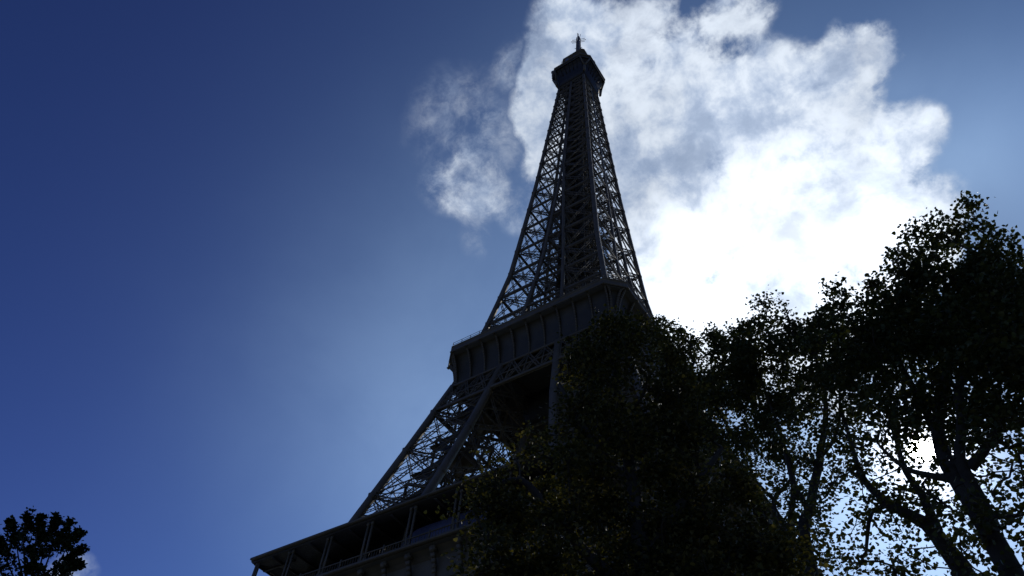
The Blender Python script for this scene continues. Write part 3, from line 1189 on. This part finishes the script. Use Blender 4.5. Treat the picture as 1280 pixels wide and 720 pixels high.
make_tree('plane_tree', 'leaning plane tree with crossing bare limbs below and left of the sun', (64.60, -82.40, 0.0),
    [
        [(64.6, -82.4, -0.1, 0.42), (63.6, -82.8, 6.0, 0.34), (61.38, -82.9, 13.06, 0.3), (61.23, -83.0, 13.68, 0.28), (61.03, -83.01, 14.51, 0.24), (60.79, -83.03, 15.28, 0.2), (60.13, -82.98, 16.05, 0.15), (59.51, -82.94, 17.21, 0.11), (59.47, -82.75, 18.66, 0.08), (59.62, -82.73, 20.77, 0.05)],
        [(60.96, -83.02, 14.86, 0.16), (60.96, -82.82, 16.22, 0.12), (60.78, -82.63, 17.27, 0.1), (60.92, -82.42, 19.0, 0.07), (61.29, -82.4, 21.04, 0.04)],
        [(60.13, -82.98, 16.05, 0.09), (59.42, -82.95, 16.04, 0.07), (58.89, -83.03, 14.78, 0.05)],
    ], [
        (59.69, -82.72, 20.0, 1.8, 45), (60.96, -82.42, 20.42, 1.6, 46), (59.34, -82.76, 17.71, 1.6, 23),
        (60.28, -82.66, 17.12, 1.3, 13), (58.6, -82.97, 15.72, 1.5, 20), (59.79, -82.91, 14.59, 1.5, 20),
        (61.5, -82.39, 18.44, 1.2, 12), (61.47, -82.6, 16.45, 1.0, 8), (60.42, -82.85, 14.18, 1.2, 11),
        (60.1, -82.68, 22.61, 1.6, 76), (61.58, -82.39, 22.95, 1.4, 58),
    ], LEAF_PLANE, seed=5, gap=0.3)

make_tree('plane_tree', 'slender plane tree with a straight thin trunk, between the leaning tree and the tower edge', (57.00, -80.90, 0.0),
    [
        [(57.0, -80.9, -0.1, 0.36), (56.67, -81.0, 15.58, 0.22), (57.25, -80.87, 18.33, 0.18), (58.03, -80.73, 20.38, 0.14), (58.63, -80.64, 22.05, 0.1), (59.02, -80.58, 25.0, 0.07), (58.36, -80.68, 27.27, 0.04)],
        [(57.18, -80.89, 18.01, 0.12), (56.89, -80.95, 19.45, 0.09), (56.91, -80.94, 21.73, 0.07), (56.71, -80.99, 24.84, 0.05), (56.56, -81.02, 26.87, 0.03)],
        [(57.84, -80.76, 19.95, 0.09), (59.09, -80.58, 21.5, 0.06), (60.12, -80.47, 25.49, 0.03)],
    ], [
        (57.91, -80.75, 28.54, 0.6, 12), (57.23, -80.88, 27.71, 1.0, 34), (58.41, -80.67, 27.51, 0.9, 27),
        (58.98, -80.59, 26.24, 1.2, 51), (60.35, -80.45, 27.68, 0.6, 10), (56.24, -81.1, 26.98, 0.9, 29),
        (59.79, -80.5, 26.13, 1.1, 41), (57.11, -80.9, 25.2, 1.9, 129), (58.43, -80.67, 23.83, 2.0, 136),
        (55.58, -81.27, 24.91, 1.4, 70), (56.33, -81.08, 22.7, 1.6, 61), (57.62, -80.8, 21.54, 1.7, 40),
        (58.55, -80.65, 20.5, 1.6, 28), (56.48, -81.04, 20.27, 1.4, 23), (57.64, -80.8, 17.92, 1.6, 23),
        (56.61, -81.01, 18.12, 1.4, 17), (57.7, -80.79, 16.05, 1.7, 28), (56.73, -80.98, 16.21, 1.4, 19),
    ], LEAF_PLANE, seed=8)

make_tree('plane_tree', 'small forked plane tree beside the right edge of the tower', (55.20, -79.40, 0.0),
    [
        [(55.2, -79.4, -0.1, 0.34), (55.62, -79.19, 16.78, 0.2), (55.84, -79.14, 18.11, 0.17), (56.14, -79.07, 19.45, 0.12), (56.42, -79.01, 20.5, 0.09), (56.55, -78.98, 22.05, 0.07), (55.87, -79.13, 24.39, 0.05), (54.65, -79.46, 27.67, 0.03)],
        [(55.91, -79.12, 18.61, 0.13), (55.58, -79.2, 19.73, 0.1), (55.81, -79.15, 20.32, 0.09), (56.28, -79.04, 20.72, 0.07), (57.0, -78.89, 21.94, 0.04)],
        [(55.8, -79.15, 19.8, 0.08), (55.14, -79.32, 21.14, 0.06), (54.79, -79.41, 22.85, 0.04), (53.83, -79.71, 26.8, 0.03)],
    ], [
        (53.5, -79.82, 29.72, 0.5, 9), (53.06, -79.97, 30.59, 0.35, 6), (52.54, -80.16, 31.12, 0.4, 6),
        (52.79, -80.07, 29.64, 0.6, 14), (52.08, -80.34, 31.58, 0.22, 6), (52.22, -80.29, 30.45, 0.5, 10),
        (53.98, -79.66, 28.65, 0.5, 10), (54.75, -79.43, 29.19, 0.55, 13), (54.51, -79.5, 29.94, 0.3, 6),
        (55.22, -79.3, 28.61, 0.5, 10), (55.55, -79.21, 27.7, 0.7, 19), (53.25, -79.9, 27.97, 0.9, 32),
        (52.74, -80.09, 28.34, 0.8, 23), (54.0, -79.65, 26.77, 1.3, 60), (55.05, -79.34, 29.22, 0.6, 12),
        (54.25, -79.57, 24.75, 1.7, 98), (55.1, -79.33, 22.79, 1.5, 36), (55.51, -79.22, 21.47, 1.3, 16),
        (54.69, -79.44, 21.22, 1.0, 9), (55.6, -79.2, 20.29, 1.0, 8), (55.21, -79.3, 25.5, 1.5, 76),
        (56.03, -79.09, 23.45, 1.5, 45), (53.26, -79.9, 24.93, 1.0, 30), (54.01, -79.65, 22.99, 1.2, 23),
        (56.75, -78.93, 20.81, 1.2, 12),
    ], LEAF_PLANE, seed=11)

make_tree('broadleaf_tree', 'broad olive brown leafed tree standing in front of the tower legs', (54.40, -90.60, 0.0),
    [
        [(54.4, -90.6, -0.1, 0.45), (55.08, -89.94, 8.23, 0.34), (55.0, -89.97, 10.27, 0.3), (54.87, -90.04, 12.31, 0.24), (54.7, -89.89, 14.38, 0.18), (54.54, -89.86, 16.45, 0.13), (54.4, -89.93, 18.41, 0.09), (54.35, -89.96, 20.26, 0.04)],
        [(54.97, -89.99, 10.65, 0.2), (53.91, -90.76, 11.75, 0.15), (53.16, -91.45, 12.93, 0.11), (52.44, -91.94, 13.85, 0.08), (51.93, -92.45, 13.45, 0.05)],
        [(54.9, -90.02, 11.87, 0.16), (56.01, -89.33, 13.78, 0.12), (56.67, -88.98, 14.8, 0.08), (57.02, -88.77, 15.37, 0.05)],
        [(54.69, -89.9, 14.12, 0.13), (53.76, -90.61, 15.92, 0.09), (53.04, -91.05, 17.79, 0.05)],
        [(54.98, -89.98, 10.08, 0.18), (56.47, -89.16, 11.48, 0.14), (57.3, -88.78, 12.52, 0.09)],
        [(55.07, -89.94, 9.03, 0.18), (53.68, -91.12, 10.23, 0.14), (52.52, -92.13, 11.2, 0.1), (52.11, -92.56, 11.81, 0.06), (51.72, -92.88, 12.53, 0.04)],
    ], [
        (54.49, -89.89, 20.85, 0.45, 8), (53.93, -90.29, 20.38, 0.5, 9), (54.95, -89.67, 20.4, 0.4, 6),
        (53.41, -90.7, 19.69, 0.55, 10), (53.25, -90.92, 18.49, 0.65, 15), (54.14, -90.18, 19.22, 0.9, 32),
        (55.13, -89.58, 19.43, 0.9, 32), (55.79, -89.2, 19.99, 0.4, 6), (55.98, -89.12, 18.85, 0.7, 18),
        (54.64, -89.92, 17.63, 1.3, 74), (53.46, -90.79, 16.83, 1.1, 48), (55.88, -89.27, 17.26, 1.2, 63),
        (52.87, -91.16, 16.18, 0.6, 7), (52.72, -91.5, 15.12, 0.5, 6), (52.43, -91.82, 14.73, 0.35, 6),
        (54.15, -90.17, 15.5, 1.5, 99), (55.52, -89.41, 15.49, 1.5, 99), (53.2, -91.18, 14.34, 1.0, 40),
        (56.54, -88.92, 15.73, 0.9, 32), (52.1, -92.32, 13.35, 0.65, 15), (51.63, -92.83, 12.95, 0.45, 6),
        (52.48, -91.91, 12.87, 0.9, 32), (51.99, -92.53, 12.31, 0.7, 16), (51.66, -92.93, 12.29, 0.4, 6),
        (53.57, -90.96, 13.1, 1.4, 78), (54.69, -90.01, 13.31, 1.6, 112), (56.16, -89.16, 13.83, 1.4, 86),
        (56.99, -88.78, 13.8, 0.9, 32), (52.51, -92.13, 11.4, 1.0, 36), (52.07, -92.47, 11.24, 0.6, 9),
        (51.81, -92.81, 11.45, 0.35, 6), (53.29, -91.24, 11.66, 1.3, 67), (54.49, -90.22, 11.66, 1.5, 99),
        (55.84, -89.39, 12.16, 1.5, 99), (57.06, -88.75, 12.38, 1.2, 60), (57.62, -88.49, 12.15, 0.8, 25),
        (57.07, -88.75, 11.33, 1.2, 57), (52.82, -91.79, 10.11, 1.6, 76), (54.1, -90.42, 10.08, 1.8, 97),
        (55.65, -89.47, 10.35, 1.8, 97), (57.04, -88.76, 10.18, 1.6, 76),
    ], LEAF_OLIVE, seed=21, leaf=(.07, .125), per=26, spread=0.22)

make_tree('young_tree', 'dark tree top with upswept pointed sprays low against the blue sky, far from the tower', (34.21, -94.54, 0.0),
    [
        [(34.21, -94.54, -0.1, 0.3), (34.54, -93.71, 11.83, 0.18), (34.23, -94.48, 13.44, 0.09), (33.98, -95.14, 14.94, 0.04), (33.84, -95.52, 15.88, 0.02)],
        [(34.32, -94.26, 12.97, 0.06), (33.6, -95.02, 14.42, 0.04), (33.3, -95.89, 15.58, 0.01)],
        [(34.34, -94.19, 12.83, 0.06), (34.46, -95.27, 14.21, 0.04), (34.19, -96.05, 15.53, 0.01)],
        [(34.37, -94.12, 12.69, 0.06), (33.64, -94.6, 14.78, 0.04), (33.47, -95.08, 16.32, 0.01)],
        [(34.4, -94.05, 12.55, 0.06), (34.55, -94.76, 14.31, 0.04), (34.45, -95.03, 15.72, 0.01)],
        [(34.43, -93.98, 12.42, 0.06), (34.26, -94.41, 14.46, 0.04), (34.23, -94.47, 15.87, 0.01)],
        [(34.46, -93.91, 12.28, 0.06), (33.94, -94.12, 14.42, 0.04), (33.98, -94.02, 15.61, 0.01)],
        [(34.48, -93.84, 12.15, 0.06), (34.82, -94.34, 13.86, 0.04), (34.91, -94.13, 14.82, 0.01)],
        [(34.51, -93.78, 12.01, 0.06), (33.7, -95.03, 14.02, 0.04), (33.42, -95.85, 14.78, 0.01)],
        [(34.54, -93.71, 11.88, 0.06), (33.87, -95.46, 13.91, 0.04), (33.49, -96.59, 14.66, 0.01)],
        [(34.57, -93.64, 11.75, 0.06), (34.16, -94.12, 13.85, 0.04), (34.23, -93.95, 14.49, 0.01)],
    ], [
        (33.64, -96.66, 15.13, 0.04, 6), (33.67, -96.57, 15.08, 0.061, 6), (33.71, -96.45, 15.02, 0.0862, 6),
        (33.75, -96.32, 14.94, 0.11560000000000001, 6), (33.8, -96.17, 14.86, 0.1492, 6), (33.85, -96.02, 14.78, 0.18280000000000002, 6),
        (33.76, -96.46, 15.72, 0.04, 6), (33.78, -96.38, 15.63, 0.061, 6), (33.82, -96.28, 15.53, 0.0862, 6),
        (33.86, -96.16, 15.42, 0.11560000000000001, 6), (33.9, -96.02, 15.28, 0.1492, 6), (33.94, -95.89, 15.15, 0.18280000000000002, 6),
        (33.27, -95.97, 16.49, 0.04, 6), (33.29, -95.9, 16.38, 0.061, 6), (33.32, -95.81, 16.25, 0.0862, 6),
        (33.36, -95.71, 16.09, 0.11560000000000001, 6), (33.39, -95.6, 15.91, 0.1492, 6), (33.43, -95.49, 15.74, 0.18280000000000002, 6),
        (33.43, -95.51, 16.62, 0.04, 6), (33.45, -95.46, 16.5, 0.061, 6), (33.47, -95.4, 16.35, 0.0862, 6),
        (33.49, -95.34, 16.18, 0.11560000000000001, 6), (33.52, -95.26, 15.99, 0.1492, 6), (33.54, -95.19, 15.81, 0.18280000000000002, 6),
        (33.59, -95.1, 16.84, 0.04, 6), (33.6, -95.08, 16.71, 0.061, 6), (33.61, -95.05, 16.55, 0.0862, 6),
        (33.62, -95.01, 16.36, 0.11560000000000001, 6), (33.64, -94.97, 16.15, 0.1492, 6), (33.65, -94.93, 15.94, 0.18280000000000002, 6),
        (33.8, -94.63, 16.85, 0.04, 6), (33.8, -94.63, 16.71, 0.061, 6), (33.8, -94.63, 16.55, 0.0862, 6),
        (33.8, -94.62, 16.36, 0.11560000000000001, 6), (33.8, -94.62, 16.15, 0.1492, 6), (33.8, -94.62, 15.94, 0.18280000000000002, 6),
        (34.66, -94.49, 16.2, 0.04, 6), (34.65, -94.51, 16.08, 0.061, 6), (34.64, -94.53, 15.94, 0.0862, 6),
        (34.63, -94.56, 15.78, 0.11560000000000001, 6), (34.61, -94.59, 15.59, 0.1492, 6), (34.6, -94.62, 15.41, 0.18280000000000002, 6),
        (34.24, -93.95, 15.93, 0.04, 6), (34.23, -93.99, 15.84, 0.061, 6), (34.21, -94.04, 15.73, 0.0862, 6),
        (34.19, -94.09, 15.61, 0.11560000000000001, 6), (34.16, -94.15, 15.47, 0.1492, 6), (34.14, -94.21, 15.33, 0.18280000000000002, 6),
        (34.69, -93.89, 15.23, 0.04, 6), (34.67, -93.93, 15.17, 0.061, 6), (34.64, -93.99, 15.1, 0.0862, 6),
        (34.62, -94.06, 15.01, 0.11560000000000001, 6), (34.58, -94.13, 14.92, 0.1492, 6), (34.55, -94.21, 14.82, 0.18280000000000002, 6),
        (34.46, -95.0, 15.13, 0.42, 12), (34.26, -95.56, 14.95, 0.5, 17), (34.1, -96.01, 14.5, 0.45, 14),
        (34.58, -94.67, 14.57, 0.5, 15), (34.3, -95.44, 14.24, 0.7, 29), (34.78, -95.29, 14.49, 0.5, 15),
        (33.69, -95.99, 14.04, 0.8, 25), (34.08, -94.03, 14.94, 0.25, 6), (34.34, -94.2, 12.99, 1.6, 66),
    ], LEAF_DARK, seed=31, leaf=(.06, .14), per=16, spread=0.065, up=0.7, BR=0.6)
